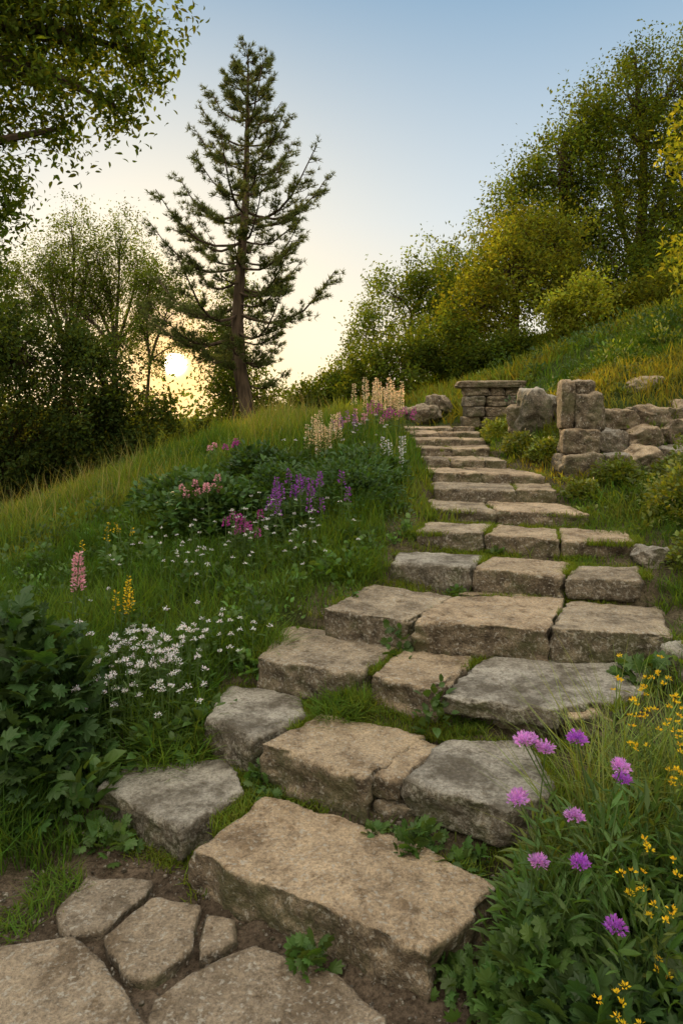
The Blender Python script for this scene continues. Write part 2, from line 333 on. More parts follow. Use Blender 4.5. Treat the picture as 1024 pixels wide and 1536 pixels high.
mesh_obj('dry_stone_wall',w,[M_stone],smooth=True)
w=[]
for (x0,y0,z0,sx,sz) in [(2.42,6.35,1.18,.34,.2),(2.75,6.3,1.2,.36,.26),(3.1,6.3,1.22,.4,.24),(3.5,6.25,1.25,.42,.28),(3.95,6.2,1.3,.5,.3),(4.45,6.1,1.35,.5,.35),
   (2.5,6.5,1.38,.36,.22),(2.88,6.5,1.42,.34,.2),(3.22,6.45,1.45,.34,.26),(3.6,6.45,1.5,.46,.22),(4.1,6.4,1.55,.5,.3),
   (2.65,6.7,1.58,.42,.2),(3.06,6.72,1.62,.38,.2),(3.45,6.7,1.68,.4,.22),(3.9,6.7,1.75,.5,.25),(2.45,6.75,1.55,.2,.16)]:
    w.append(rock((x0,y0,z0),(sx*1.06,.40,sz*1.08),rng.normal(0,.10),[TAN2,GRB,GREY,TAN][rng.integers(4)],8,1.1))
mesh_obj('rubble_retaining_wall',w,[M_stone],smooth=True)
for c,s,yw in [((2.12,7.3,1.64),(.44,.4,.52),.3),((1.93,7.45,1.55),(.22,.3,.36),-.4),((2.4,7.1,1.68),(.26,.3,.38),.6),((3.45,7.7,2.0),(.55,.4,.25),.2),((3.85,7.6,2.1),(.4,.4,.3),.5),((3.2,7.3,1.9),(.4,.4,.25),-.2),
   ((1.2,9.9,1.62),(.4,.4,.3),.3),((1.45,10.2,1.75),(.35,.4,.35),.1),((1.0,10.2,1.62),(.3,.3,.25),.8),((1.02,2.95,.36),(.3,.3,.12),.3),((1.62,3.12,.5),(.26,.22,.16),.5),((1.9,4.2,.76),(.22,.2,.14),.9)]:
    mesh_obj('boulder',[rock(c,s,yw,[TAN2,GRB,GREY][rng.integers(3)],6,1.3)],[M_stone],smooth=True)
m=7000; gx_=rng.uniform(-1.5,.6,m);gy_=rng.uniform(1.2,2.7,m); ok=~inany(gx_,gy_,-.0); gx_=gx_[ok];gy_=gy_[ok]
xs=rng.uniform(-.6,1.5,2500);ys=rng.uniform(2.4,4.4,2500);ok=~inany(xs,ys,0)&(xs>(ys-3.6)*.6-.5)&(xs<(ys-2)*1.);gx_=np.r_[gx_,xs[ok]];gy_=np.r_[gy_,ys[ok]]
m=len(gx_);pos=np.stack([gx_,gy_,hgt(gx_,gy_)+.001],1); sz=.0015+.007*rng.random(m)**4
V=ICO2[0][None]*(sz[:,None,None]*rng.uniform(.6,1.3,(m,1,3)))*(1+.12*rng.normal(size=(m,len(ICO2[0]),1)))+pos[:,None]
mesh_obj('gravel',[(V.reshape(-1,3),(ICO2[1][None]+np.arange(m)[:,None,None]*len(ICO2[0])).reshape(-1,3),0,np.repeat(rng.uniform(.1,.36,(m,1))*np.array([1,.90,.77]),len(ICO2[0]),0))],[M_stone],smooth=True)
# ---------------------------------------------------------------- grass
def scat(n,x0,x1,y0,y1,cl=.5,ns=1.6,m=.01):
    x=rng.uniform(x0,x1,n);y=rng.uniform(y0,y1,n)
    k=(np.abs(x)<.62*y+1.2)&~inany(x,y,m)&~path_mask(x,y)&(rng.random(n)<cl+(1-cl)*ss(-.4,.4,n2(x,y,ns,2,3.)))
    x=x[k];y=y[k]
    inst=(x>(y-3.6)*.8-.35)&(x<(y-2)*1.0-.05)&(y<4.3)&(rng.random(len(x))<.5)
    x=x[~inst];y=y[~inst]
    return np.stack([x,y,hgt(x,y)-.005],1)
G1=np.array([.06,.12,.022]);G2=np.array([.09,.155,.028]);G3=np.array([.14,.185,.038]);G4=np.array([.20,.20,.038])
def gcol(p,a=G1,b=G2,s=1.1): w=ss(-.5,.5,n2(p[:,0],p[:,1],s,2,9.))[:,None]; return a*(1-w)+b*w
parts=[]
def stairdist(p):
    r=np.full(len(p),9.)
    for P,z in POLY:
        c=P.mean(0);h=(P.max(0)-P.min(0))/2; r=np.minimum(r,np.hypot(np.maximum(np.abs(p[:,0]-c[0])-h[0],0),np.maximum(np.abs(p[:,1]-c[1])-h[1],0)))
    return r
def addgrass(p,h0,h1,w0,bend,a=G1,b=G2):
    sd=ss(0,.3,stairdist(p)); hh=(h0+(h1-h0)*rng.random(len(p)))*(.65+.7*ss(-.5,.5,n2(p[:,0],p[:,1],2.1,2,1.)))*(.5+.5*sd)
    parts.append(blades(p,hh,w0*rng.uniform(.7,1.3,len(p)),bend,gcol(p,a,b)))
addgrass(scat(52000,-3.2,.3,2.4,5.2),.06,.24,.005,.7)
addgrass(scat(16000,-2.2,-.6,2.3,3.6),.15,.34,.006,.8,G1,G1*1.1)
addgrass(scat(85000,-7,.9,5,10.5),.07,.26,.010,.6,G1,G3)
addgrass(scat(32000,-9,3,10,17),.1,.3,.024,.6,G1,G3)
addgrass(scat(28000,.4,4,1.2,5),.05,.2,.005,.8,G1,G3)
addgrass(scat(50000,1.6,7,4.8,9.5),.05,.19,.010,.7,G1,G4)
addgrass(scat(34000,1,14,9.3,18),.1,.28,.024,.6,G2,G4)
addgrass(scat(9000,.2,2.2,4.,9.5),.03,.10,.006,.8,G2,G3)
addgrass(scat(3500,-7,.7,6,10.5),.25,.5,.006,.5,G3,np.array([.24,.22,.10]))
addgrass(scat(8000,-4,6,-3,2.2),.05,.15,.006,.6)
mesh_obj('meadow_grass',parts,[M_leaf])
pp=[];zz=[]
for i,(P,z) in enumerate(POLY[:len(SL)]):
    m_=3000 if i<20 else 900
    kx=rng.integers(len(P),size=m_); a=P[kx]; b=P[(kx+1)%len(P)]; e=b-a; nr=norm(np.stack([e[:,1],-e[:,0]],1)); q=a+e*rng.random((m_,1))+nr*rng.normal(.008,.03,(m_,1))
    pp.append(q); zz.append(np.full(m_,z))
q=np.concatenate(pp);zz=np.concatenate(zz); k=~inany(q[:,0],q[:,1],-.016)&(fbm(np.c_[q*3.2,np.zeros(len(q))],2)>-.2)&(q[:,1]>2.15); q=q[k];zz=zz[k]
hz=hgt(q[:,0],q[:,1]); hz=np.where((hz>zz-.12)&(hz<zz),np.maximum(hz,zz-.028),hz)
pos=np.c_[q,hz-.004]
mesh_obj('moss',[blades(pos,rng.uniform(.012,.065,len(pos)),.0045,.9,np.array([.12,.17,.028]))],[M_leaf])
def tuft(name,x,y,n,r,h,w=.005,col=G2,bend=1.1):
    a=rng.uniform(0,6.28,n);q=r*np.sqrt(rng.random(n));px=x+q*np.cos(a);py=y+q*np.sin(a)
    p=np.stack([px,py,hgt(px,py)-.01],1); return mesh_obj(name,[blades(p,h*rng.uniform(.5,1.1,n),w,bend,col)],[M_leaf])
for a_ in [(.0,3.08,700,.11,.16),(.55,2.93,260,.08,.07),(.7,4.0,260,.08,.08),(1.3,3.45,200,.06,.09),(.42,3.60,240,.07,.08),(.95,4.02,150,.05,.06),(.5,2.86,260,.08,.05),(.9,3.42,160,.06,.05),(1.85,3.75,300,.12,.14),(-1.05,2.2,200,.08,.06),(-.98,2.35,300,.1,.08),(-.42,2.72,250,.05,.07),(-.42,2.55,200,.05,.06),(.85,4.5,220,.09,.07),(1.5,4.25,220,.08,.07),(1.2,5.05,260,.12,.07),(.65,5.15,200,.08,.09)]: tuft('grass_tuft',*a_)
tuft('grass_tuft',.1,3.1,300,.07,.12,col=G3)
tuft('grass_tuft',-.75,3.05,700,.2,.24,.006);tuft('grass_tuft',-.45,3.6,600,.15,.2);tuft('grass_tuft',.1,4.3,500,.15,.2);tuft('grass_tuft',1.9,4.7,400,.2,.14);tuft('grass_tuft',1.7,2.95,500,.25,.25)
# ---------------------------------------------------------------- herbs
M_leaf=M_herb
def bush(x,y,r,h,n,size,tm,col,z=None,hol=.5,up=.35,mi=0):
    a=rng.uniform(0,6.28,n); el=np.arcsin(rng.random(n)**.8); q=hol+(1-hol)*rng.random(n)**.6
    d=np.stack([np.cos(a)*np.cos(el),np.sin(a)*np.cos(el),np.sin(el)],1)
    lump=1+.28*fbm(d*2.2+rng.uniform(0,40,3),2)[:,None]
    p=d*q[:,None]*lump*np.array([r,r,h]); z0=hgt(np.array([x]),np.array([y]))[0] if z is None else z
    p=p+np.array([x,y,z0]); dd=d*np.array([1,1,.3])+rng.normal(0,.45,(n,3))+np.array([0,0,up])
    return leaves(p,dd,size*rng.uniform(.6,1.2,n),tm,col,mi,1.4)
def stems(B,H,r=.0025,col=(.09,.15,.04),mi=0):
    B=np.asarray(B,float);H=np.asarray(H,float); m_=(B+H)/2; m_[:,:2]+=(B-H)[:,:2]*.22; 
    P=np.stack([B,m_,H],1); return tubes(P,np.tile([r,r*.8,r*.6],(len(B),1)),4,mi,np.array(col))
DG=np.array([.04,.084,.023]);MG=np.array([.062,.12,.026]);YG=np.array([.13,.175,.03])
for x,y,r,h,n_,s in [(-.86,2.56,.12,.08,90,.05),(-.33,2.80,.06,.09,60,.045),(-.28,2.70,.06,.05,45,.04),(.27,2.38,.10,.10,110,.05),(.12,2.45,.05,.06,50,.04),(-.09,2.02,.055,.09,45,.055),(.36,1.90,.10,.09,70,.05),(1.35,3.12,.1,.12,40,.09),(.42,2.31,.06,.08,50,.045),(-.33,2.95,.06,.07,50,.04),(-.15,2.98,.05,.05,40,.04),(.62,3.0,.05,.05,40,.035),(.3,1.98,.06,.06,40,.04),(-.38,2.62,.04,.05,30,.035),(.68,4.06,.05,.06,40,.035),(1.02,4.5,.07,.06,50,.035),(1.3,3.5,.06,.07,40,.04)]:
    mesh_obj('leafy_weed',[bush(x,y,r,h,n_,s,L_LOBED,MG,z=max(hgt(np.array([x]),np.array([y]))[0],0),hol=.15)],[M_leaf])
mesh_obj('broadleaf_shrub',[bush(-1.42,3.05,.40,.62,900,.10,L_LOBED,DG),bush(-1.25,2.75,.22,.3,200,.09,L_LOBED,DG),bush(-1.9,3.2,.5,.55,500,.1,L_LOBED,DG)],[M_leaf])
mesh_obj('broadleaf_weed',[bush(-1.02,2.72,.12,.2,60,.11,L_BROAD,MG,hol=.2),bush(-.62,3.13,.14,.10,80,.07,L_BROAD,MG),bush(-.8,3.0,.14,.14,80,.07,L_BROAD,MG)],[M_leaf])
for x,y,r,h,s in [(-.95,5.2,.42,.38,.07),(-.5,5.4,.35,.4,.06),(.05,5.3,.45,.42,.05),(-.3,4.9,.25,.25,.05),(.2,5.9,.4,.3,.06),(-.7,6.3,.4,.35,.06),(-1.3,5.7,.4,.3,.06)]:
    mesh_obj('dark_leaf_bush',[bush(x,y,r,h,int(2000*r/.4),s,[L_LEAFB,L_BROAD][rng.integers(2)],DG*rng.uniform(1.,1.5))],[M_leaf])
pt=[]
P_=scat(560,-3,.5,2.9,6.2)
for p in P_: pt.append(bush(p[0],p[1],rng.uniform(.05,.14),rng.uniform(.06,.24),int(rng.uniform(25,70)),rng.uniform(.025,.055),[L_BROAD,L_LANCE,L_LOBED][rng.integers(3)],MG*rng.uniform(.7,1.6),z=p[2],hol=.2,up=.6))
P_=scat(520,-6,.6,6,10)
for p in P_: pt.append(bush(p[0],p[1],rng.uniform(.08,.26),rng.uniform(.1,.3),45,.05,L_LANCE,G1*rng.uniform(.7,1.6),z=p[2],hol=.2,up=.8))
P_=scat(340,1.7,6,4,9)
for p in P_: pt.append(bush(p[0],p[1],rng.uniform(.06,.18),rng.uniform(.06,.18),45,.04,L_BROAD,YG*rng.uniform(.5,1.1),z=p[2],hol=.2,up=.6))
P_=scat(300,2.2,9,8,14)
for p in P_: pt.append(bush(p[0],p[1],rng.uniform(.12,.4),rng.uniform(.12,.38),80,.06,L_LEAFB,[YG*1.2,MG,DG*1.2][rng.integers(3)],z=p[2],hol=.3,up=.6))
mesh_obj('wild_herb_foliage',pt,[M_leaf])
def heads(C,r,n,size,col,flat=.5,mi=1,tm=L_SIMPLE):
    C=np.asarray(C,float); m_=len(C); d=rng.normal(size=(m_*n,3)); d[:,2]=np.abs(d[:,2])*flat+.15; d=norm(d)
    p=np.repeat(C,n,0)+d*r*rng.uniform(.2,.9,(m_*n,1)); return leaves(p,d,size,tm,col,mi,.3,.18)
def flower_patch(name,x,y,rx,ry,n,hmin,hmax,rh,np_,ps,col,lg=MG,leafn=3,sp=.9):
    px=x+rx*rng.normal(size=n)*.6;py=y+ry*rng.normal(size=n)*.6; B=np.stack([px,py,hgt(px,py)],1); ok=~inany(px,py,.03); B=B[ok]; n=len(B)
    H=B+np.stack([rng.normal(0,.03,n),rng.normal(0,.03,n),rng.uniform(hmin,hmax,n)],1)
    pr=[stems(B,H),heads(H,rh,np_,ps,col,sp)]
    q=np.repeat(B,leafn*3,0)+(np.repeat(H-B,leafn*3,0))*rng.random((n*leafn*3,1))*.85
    pr.append(leaves(q,rng.normal(size=q.shape)*[1,1,.3]+[0,0,.4],rng.uniform(.025,.06,len(q)),L_LANCE,lg))
    return mesh_obj(name,pr,[M_leaf,M_petal])
WH=np.array([.82,.82,.82])
flower_patch('white_candytuft',-.95,3.2,.30,.22,130,.16,.36,.018,30,.009,WH)
flower_patch('white_candytuft',-.62,3.45,.2,.15,26,.14,.26,.015,22,.009,WH)
flower_patch('white_candytuft',-.45,4.5,.45,.40,80,.14,.34,.013,14,.009,WH)
flower_patch('white_candytuft',-1.0,4.3,.4,.3,30,.14,.28,.012,14,.009,WH)
flower_patch('white_candytuft',.15,6.6,.4,.5,24,.2,.4,.016,10,.012,WH)
def spike(name,x,y,n,spread,h0,h1,L,r,col,npet=70,ps=.018):
    px=x+spread*rng.normal(size=n)*.6;py=y+spread*rng.normal(size=n)*.6;B=np.stack([px,py,hgt(px,py)],1);hh=rng.uniform(h0,h1,n)
    H=B+np.stack([rng.normal(0,.03,n),rng.normal(0,.03,n),hh],1)
    t=rng.random((n,npet)); c=H[:,None]-np.array([0,0,1])*(t*L)[:,:,None]; a=rng.uniform(0,6.28,(n,npet)); d=np.stack([np.cos(a),np.sin(a),.5+0*a],-1)
    p=c+d*(r*(.25+.75*t)[:,:,None])*.6
    pr=[stems(B,H,.004),leaves(p.reshape(-1,3),d.reshape(-1,3),ps*rng.uniform(.7,1.2,n*npet),L_SIMPLE,col,1,.3,.35)]
    q=np.repeat(B,12,0)+np.repeat(H-B,12,0)*rng.random((n*12,1))*.65; pr.append(leaves(q,rng.normal(size=q.shape)*[1,1,.3]+[0,0,.3],rng.uniform(.05,.1,len(q)),L_LANCE,MG))
    return mesh_obj(name,pr,[M_leaf,M_petal])
PU=np.array([.30,.09,.40]);PK=np.array([.66,.34,.40]);MA=np.array([.46,.08,.34]);YE=np.array([.8,.55,.03]);CR=np.array([.78,.64,.40]);LI=np.array([.60,.30,.66])
spike('pink_lupin',-1.42,3.6,2,.02,.52,.60,.2,.035,PK,130,.020)
spike('yellow_loosestrife',-1.13,3.6,5,.06,.34,.44,.12,.02,YE,35,.016)
spike('yellow_loosestrife',-1.63,4.6,6,.16,.25,.35,.08,.02,YE,18,.013)
spike('purple_salvia',-.25,4.85,22,.19,.30,.50,.11,.032,PU,46,.018)
spike('purple_salvia',-.66,4.5,9,.08,.24,.34,.07,.03,MA*.9,45,.016)
spike('pink_phlox',-1.05,5.0,11,.12,.32,.44,.06,.03,PK,45,.018)
spike('pink_phlox',-1.0,6.5,4,.06,.34,.40,.06,.035,MA,45,.022)
spike('pink_phlox',-1.35,6.9,3,.06,.26,.32,.06,.03,PK,40,.02)
spike('pink_valerian',.5,7.9,14,.24,.26,.42,.09,.034,MA,40,.022)
spike('pink_valerian',.15,7.2,12,.28,.26,.42,.08,.03,PK,36,.020)
spike('purple_salvia',.0,7.0,6,.16,.3,.42,.12,.03,PU,40,.018)
spike('cream_astilbe',-.2,6.6,16,.16,.30,.50,.24,.035,CR,90,.020)
spike('cream_astilbe',.5,8.5,30,.26,.45,.72,.28,.04,CR,90,.025)
spike('cream_astilbe',.45,6.0,6,.12,.28,.42,.16,.02,WH*.8,50,.018)
FH=np.array([(.48,1.80,.78),(.54,1.81,.755),(.62,1.80,.785),(.735,1.80,.71),(.46,1.79,.63),(.61,1.79,.587),(.61,1.75,.49),(.64,1.6,.44),(.52,1.8,.46),(.485,1.86,.60),(.50,1.83,.77),(.80,1.95,.60)])
FB=np.stack([.68+rng.normal(0,.09,len(FH)),1.83+rng.normal(0,.06,len(FH)),np.full(len(FH),.04)],1)
cols=np.array([LI*1.1,LI,PU*1.6,LI*1.15,LI*1.1,LI,PU*1.6,PU*1.4,LI,LI,LI*1.1,PU*1.5])
pr=[stems(FB,FH,.0028)]
for c,hd in zip(cols,FH):
    pr.append(heads([hd],.026,170,.011,c,.9,1)); pr.append(heads([hd+[0,0,.01]],.014,40,.005,c*1.2,1.2,1))
    pr.append(heads([hd-[0,0,.006]],.010,12,.014,np.array([.09,.15,.04]),-.3,0,L_LANCE))
q=np.repeat(FB,16,0)+np.repeat(FH-FB,16,0)*rng.random((len(FB)*16,1))*.85; pr.append(leaves(q,rng.normal(size=q.shape)*[1,1,.3]+[0,0,.5],rng.uniform(.03,.08,len(q)),L_LANCE,MG*1.3))
mesh_obj('purple_scabious',pr,[M_leaf,M_petal])
for x,y,r,h,n_,s,tm,c in [(.62,1.62,.18,.26,230,.075,L_LOBED,DG*1.2),(.80,1.75,.22,.38,330,.075,L_LANCE,MG),(.95,1.6,.25,.30,260,.08,L_LOBED,DG*1.2),(.60,1.95,.18,.36,320,.07,L_LANCE,MG*1.2),(.85,2.05,.22,.42,300,.08,L_LANCE,MG*1.2),(1.1,1.95,.22,.45,260,.08,L_LANCE,MG*1.2),(.72,1.45,.15,.2,150,.07,L_LOBED,DG*1.2),(.52,1.8,.15,.30,200,.06,L_LOBED,MG),(.66,2.1,.16,.36,220,.07,L_LANCE,YG*.8)]:
    mesh_obj('leafy_border_plant',[bush(x,y,r,h,n_*2,s,tm,c,hol=.25,up=.5)],[M_leaf])
def sprig(name,x,y,n,spread,h0,h1,col=YE):
    px=x+spread*rng.normal(size=n)*.6;py=y+spread*rng.normal(size=n)*.6;B=np.stack([px,py,hgt(px,py)],1)
    H=B+np.stack([rng.normal(0,.06,n),rng.normal(0,.05,n),rng.uniform(h0,h1,n)],1)
    C=np.repeat(H,5,0)+rng.normal(0,.016,(n*5,3))*[1,1,2.4]
    q=np.repeat(B,14,0)+np.repeat(H-B,14,0)*rng.random((n*14,1))*.9
    return mesh_obj(name,[stems(B,H,.002),heads(C,.007,10,.010,col,.8,1),leaves(q,rng.normal(size=q.shape)*[1,1,.3]+[0,0,.6],rng.uniform(.03,.07,len(q)),L_LANCE,YG*.9)],[M_leaf,M_petal])
sprig('yellow_goldenrod',1.0,2.1,12,.12,.42,.70); sprig('yellow_goldenrod',.78,1.75,4,.14,.25,.5); sprig('yellow_goldenrod',.62,1.55,4,.1,.14,.3);sprig('yellow_goldenrod',.95,1.75,6,.1,.3,.55);sprig('yellow_goldenrod',1.05,2.3,3,.08,.35,.5)
tuft('tall_grass',1.0,2.35,300,.2,.60,.005,G3*1.2,.8);tuft('tall_grass',.85,2.3,140,.14,.48,.004,G3*1.2,.9);tuft('tall_grass',1.25,2.3,260,.2,.55,.005,G2,.8)
for x,y,r,h in [(2.35,4.75,.22,.4),(2.7,5.0,.35,.5),(2.15,3.95,.22,.25),(2.5,4.2,.3,.35),(1.95,5.45,.16,.14),(2.0,6.6,.2,.2),(1.7,3.05,.2,.2),(2.35,5.8,.2,.2),(2.9,5.8,.25,.2),(1.85,7.0,.2,.22),(1.8,7.9,.18,.22)]:
    mesh_obj('bright_leaf_shrub',[bush(x,y,r,h,int(1500*r/.3),.04,L_BROAD,YG*rng.uniform(.7,1.1))],[M_leaf])
# ---------------------------------------------------------------- trees
M_leaf=M_tree
def gauss_leaves(C,n,sig,size,col,tm=L_SIMPLE,mi=1,droop=-.2):
    m_=len(C); sc=np.repeat(rng.uniform(.5,1.35,(m_,1)),n,0)
    p=np.repeat(C,n,0)+rng.normal(size=(m_*n,3))*np.array(sig)*sc
    d=rng.normal(size=(m_*n,3))+[0,0,droop]
    cc=np.repeat(np.broadcast_to(col,(m_,3))*rng.uniform(.55,1.45,(m_,1)),n,0)
    return leaves(p,d,size*rng.uniform(.6,1.25,m_*n),tm,cc,mi,.8)
def limb(a,b,s=5,sag=.12):
    a=np.asarray(a,float);b=np.asarray(b,float);t=np.linspace(0,1,s)[:,None]; L=np.linalg.norm(b-a)
    p=a+(b-a)*t; p[:,2]+=np.sin(t[:,0]*np.pi)*L*sag; p+=np.sin(t*np.pi)*rng.normal(0,.04*L,3); return p
def tree(name,trunk,r0,lobes,ncl,nl,size,col,sig=(.16,.16,.21),twig=1.,tm=L_SIMPLE,shell=.45,lf=.5):
    tr=np.array(trunk,float); pr=[tubes(tr[None],np.linspace(r0,r0*.4,len(tr))[None],9)]
    wt=np.array([ (l[1][0]*l[1][2]) for l in lobes]); wt=wt/wt.sum()
    for (c,r),w_ in zip(lobes,wt):
        c=np.array(c,float);r=np.array(r,float)
        low=tr[tr[:,2]<c[2]+.2]; k=low[-1] if len(low) else tr[0]
        lm=limb(k,c,6); pr.append(tubes(lm[None],np.linspace(r0*.4,r0*.1,6)[None],6))
        m_=max(4,int(ncl*w_)); d=norm(rng.normal(size=(m_,3))); q=shell+(1-shell)*rng.random(m_)**.7
        lump=1+lf*fbm(d*2.3+rng.uniform(0,50,3),2)
        C=c+d*(q*lump)[:,None]*r
        st_=lm[rng.integers(2,6,m_)]
        mid=(st_+C)/2+rng.normal(0,.06,(m_,3))*r.max()+[0,0,.05]
        pr.append(tubes(np.stack([st_,mid,C],1),np.tile([.016,.010,.004],(m_,1))*twig*max(.5,r.max()/1.5),3))
        pr.append(gauss_leaves(C,nl,sig,size,col,tm))
    return mesh_obj(name,pr,[M_bark,M_leaf])
DT=np.array([.052,.08,.024]);GT=np.array([.08,.12,.023]);AU=np.array([.135,.165,.027])
H=lambda x,y: hgt(np.array([float(x)]),np.array([float(y)]))[0]
def T(x,y,*p): z=H(x,y)-.1; return [(x,y,z)]+list(p)
tree('maple_tree',T(3.5,14,(3.55,14,3.4),(3.6,14,4.3)),.13,[((2.7,14,3.9),(.75,.8,.7)),((3.4,13.8,4.6),(.9,.9,.8)),((4.3,14,4.2),(.9,.9,.8)),((3.7,14.2,5.3),(.8,.8,.6)),((4.4,14.4,5.2),(.8,.8,.7)),((2.9,13.6,3.3),(.6,.6,.4))],350,56,.088,AU)
tree('linden_tree',T(5.3,16,(5.3,16,5),(5.2,16,7),(5.2,16,8)),.2,[((4.2,16,6.),(1.,1.1,1.1)),((5.2,15.8,7.3),(1.1,1.1,1.1)),((5.9,16,6.),(1.2,1.2,1.2)),((4.7,15.6,5.),(1.2,1.2,.9)),((5.7,16,8.3),(.8,.8,.8)),((4.4,16,7.0),(.6,.6,.6)),((6.3,15.4,4.8),(1.1,1,.8))],600,58,.092,GT*1.05)
tree('linden_tree',T(7.2,16.5,(7.2,16.5,5),(7.3,16.5,8)),.22,[((7.,16.3,9.),(.9,1.,1.2)),((7.9,16.5,9.3),(1.,1,1.2)),((6.5,16,7.8),(1.,1.,1.2)),((7.8,16,7.3),(1.3,1.2,1.3)),((7.2,15.8,5.8),(1.4,1.2,1.1)),((8.8,16,6),(1.2,1.2,1.5)),((8.8,16.5,8.4),(1,1,1.2)),((7,16.3,10.2),(.4,.5,.5)),((6.1,16.2,8.9),(.5,.5,.6))],640,58,.092,GT*.9)
tree('hazel_tree',T(8.3,14,(8.3,14,5.3)),.15,[((7.2,13.6,4.9),(.9,.9,.7)),((8.2,13.6,5.7),(1.,1,.9)),((6.4,13.8,4.5),(.6,.6,.5))],230,58,.092,GT*.8)
for x,y,r,h,c in [(4.15,12,.5,1.1,AU*1.5),(5.0,12.4,.5,.8,AU*.9),(3.1,12.8,.5,.6,GT),(5.8,11.8,.6,.9,AU*.8),(2.3,13.,.55,.7,GT*.8)]:
    z0=H(x,y); tree('garden_shrub',T(x,y,(x,y,z0+h*.4)),.04,[((x,y,z0+h*.55),(r,r,h*.5)),((x+.25,y,z0+h*.85),(r*.6,r*.6,h*.35)),((x-.3,y,z0+h*.5),(r*.6,r*.6,h*.4))],90,55,.075,c,(.1,.1,.1),.5)
tree('elder_tree',T(5.6,8.6,(5.5,8.5,4),(5.3,8.4,5)),.12,[((4.45,8.2,4.9),(.45,.5,.5)),((4.35,8.2,3.6),(.35,.4,.35)),((5.3,8.3,5.6),(.7,.7,.6)),((4.45,8.2,4.2),(.3,.3,.25)),((5.2,8.2,4.0),(.5,.5,.6)),((4.4,8.2,3.1),(.3,.3,.25))],150,42,.085,AU*1.2,(.12,.12,.10))
tree('birch_tree',T(2.0,19.5,(2.,19.5,4.5)),.1,[((1.6,19.5,4.9),(.9,.9,1.)),((2.5,19.5,5.4),(.9,.9,.9)),((3.1,19,4.6),(.9,.9,1.)),((.7,19.3,3.8),(.7,.8,.9)),((2.2,19,3.6),(1.2,1,.8))],300,48,.105,GT*1.2)
tree('birch_tree',T(3.6,21,(3.6,21,5.)),.12,[((3.4,21,6.),(1.,1,1.)),((4.4,21,5.8),(1.,1,1.1)),((3.8,20.5,4.6),(1.3,1,1))],190,48,.11,GT*1.1)
for x,y,r,h in [(.5,13.4,.55,1.2),(1.2,13.2,.7,1.3),(2.,13.6,.7,1.4),(-.3,14.5,.5,.9),(-.9,15,.5,1.1),(.1,15.,.6,1.3)]:
    z0=H(x,y); tree('dense_shrub',T(x,y,(x,y,z0+h*.4)),.05,[((x,y,z0+h*.5),(r,r,h*.5)),((x+.3,y,z0+h*.8),(r*.55,r*.6,h*.35))],80,55,.08,GT*rng.uniform(.9,1.3),(.12,.12,.1),.5)
tree('oak_tree',T(-9,17,(-9,17,2.),(-9,17,4)),.25,[((-8.9,17,3.6),(1.4,1.3,1.3)),((-7.6,17,3.0),(1.1,1.2,1.2)),((-7.8,16.6,1.3),(1.4,1,1.1)),((-9.3,16.6,1.6),(1.4,1.1,1.3)),((-6.4,16.8,1.7),(1.,1,1.)),((-6.6,17,.5),(1.3,1,.9)),((-8.3,16.5,.2),(1.6,1,1.)),((-10.5,17,3.5),(1.3,1,1.6)),((-7.4,16.6,-.3),(1.5,.8,.8))],720,72,.12,DT,lf=.35)
tree('hawthorn_tree',T(-5.6,17.5,(-5.6,17.5,1.5)),.12,[((-6.0,17.3,2.3),(.9,1,1.1)),((-5.3,17.4,.9),(1.,.9,.6)),((-5.2,17,.2),(1.2,1,.8)),((-3.6,17.6,.9),(.8,.8,.55)),((-6.5,17.2,3.2),(.7,.7,.7)),((-4.6,17.4,1.6),(.6,.6,.45))],370,60,.11,DT*1.1)
tree('hawthorn_tree',T(-2.9,17.5,(-2.9,17.5,1.9)),.1,[((-3.,17.5,2.4),(.6,.7,.7)),((-3.1,17.5,3.5),(.5,.6,.6)),((-2.4,17.6,1.6),(.8,.7,.7)),((-3.2,17.4,1.2),(.7,.6,.5))],180,40,.10,DT*1.4)
for bx,by,top in [(-8.6,21,8.3),(-7.1,21,7.9)]:
    tree('willow_tree',T(bx,by,(bx+.1,by,2.),(bx+.15,by,3.6)),.15,[((bx+dx,by+dy,z_),(rr_,rr_,rz)) for dx,dy,z_,rr_,rz in [(-1.1,0,5.,1.,1.2),(-.5,.3,6.4,.9,1.1),(.3,0,top-.9,.8,.9),(.9,-.2,6.2,.8,1.),(1.1,.2,4.9,.8,1.1),(0,0,5.4,1.,1.1),(-1.6,0,6.,.7,.8),(.3,.2,3.9,1.1,.8)]],440,36,.085,GT*1.15,(.17,.17,.22),.9,shell=.2)
tree('ash_tree',T(-5.75,20,(-5.7,20,2),(-5.6,20,3.2)),.08,[((-5.6,20,5.4),(.7,.8,.8)),((-4.9,20,5.2),(.5,.8,.6)),((-5.9,20,4.3),(.6,.8,.7)),((-4.4,20.3,4.8),(.5,.5,.4)),((-4.6,20,3.7),(.55,.5,.35)),((-5.3,20,3.2),(.35,.5,.5))],290,34,.08,GT*1.15,(.14,.14,.16),.6,shell=.2)
tree('hazel_tree',T(-2.6,16.5,(-2.6,16.5,2.)),.07,[((-2.4,16.5,2.6),(.6,.6,.7)),((-2.9,16.5,3.5),(.5,.6,.6)),((-1.6,16.6,1.9),(.6,.6,.5)),((-2.6,16.5,4.4),(.5,.5,.6))],130,42,.09,GT)
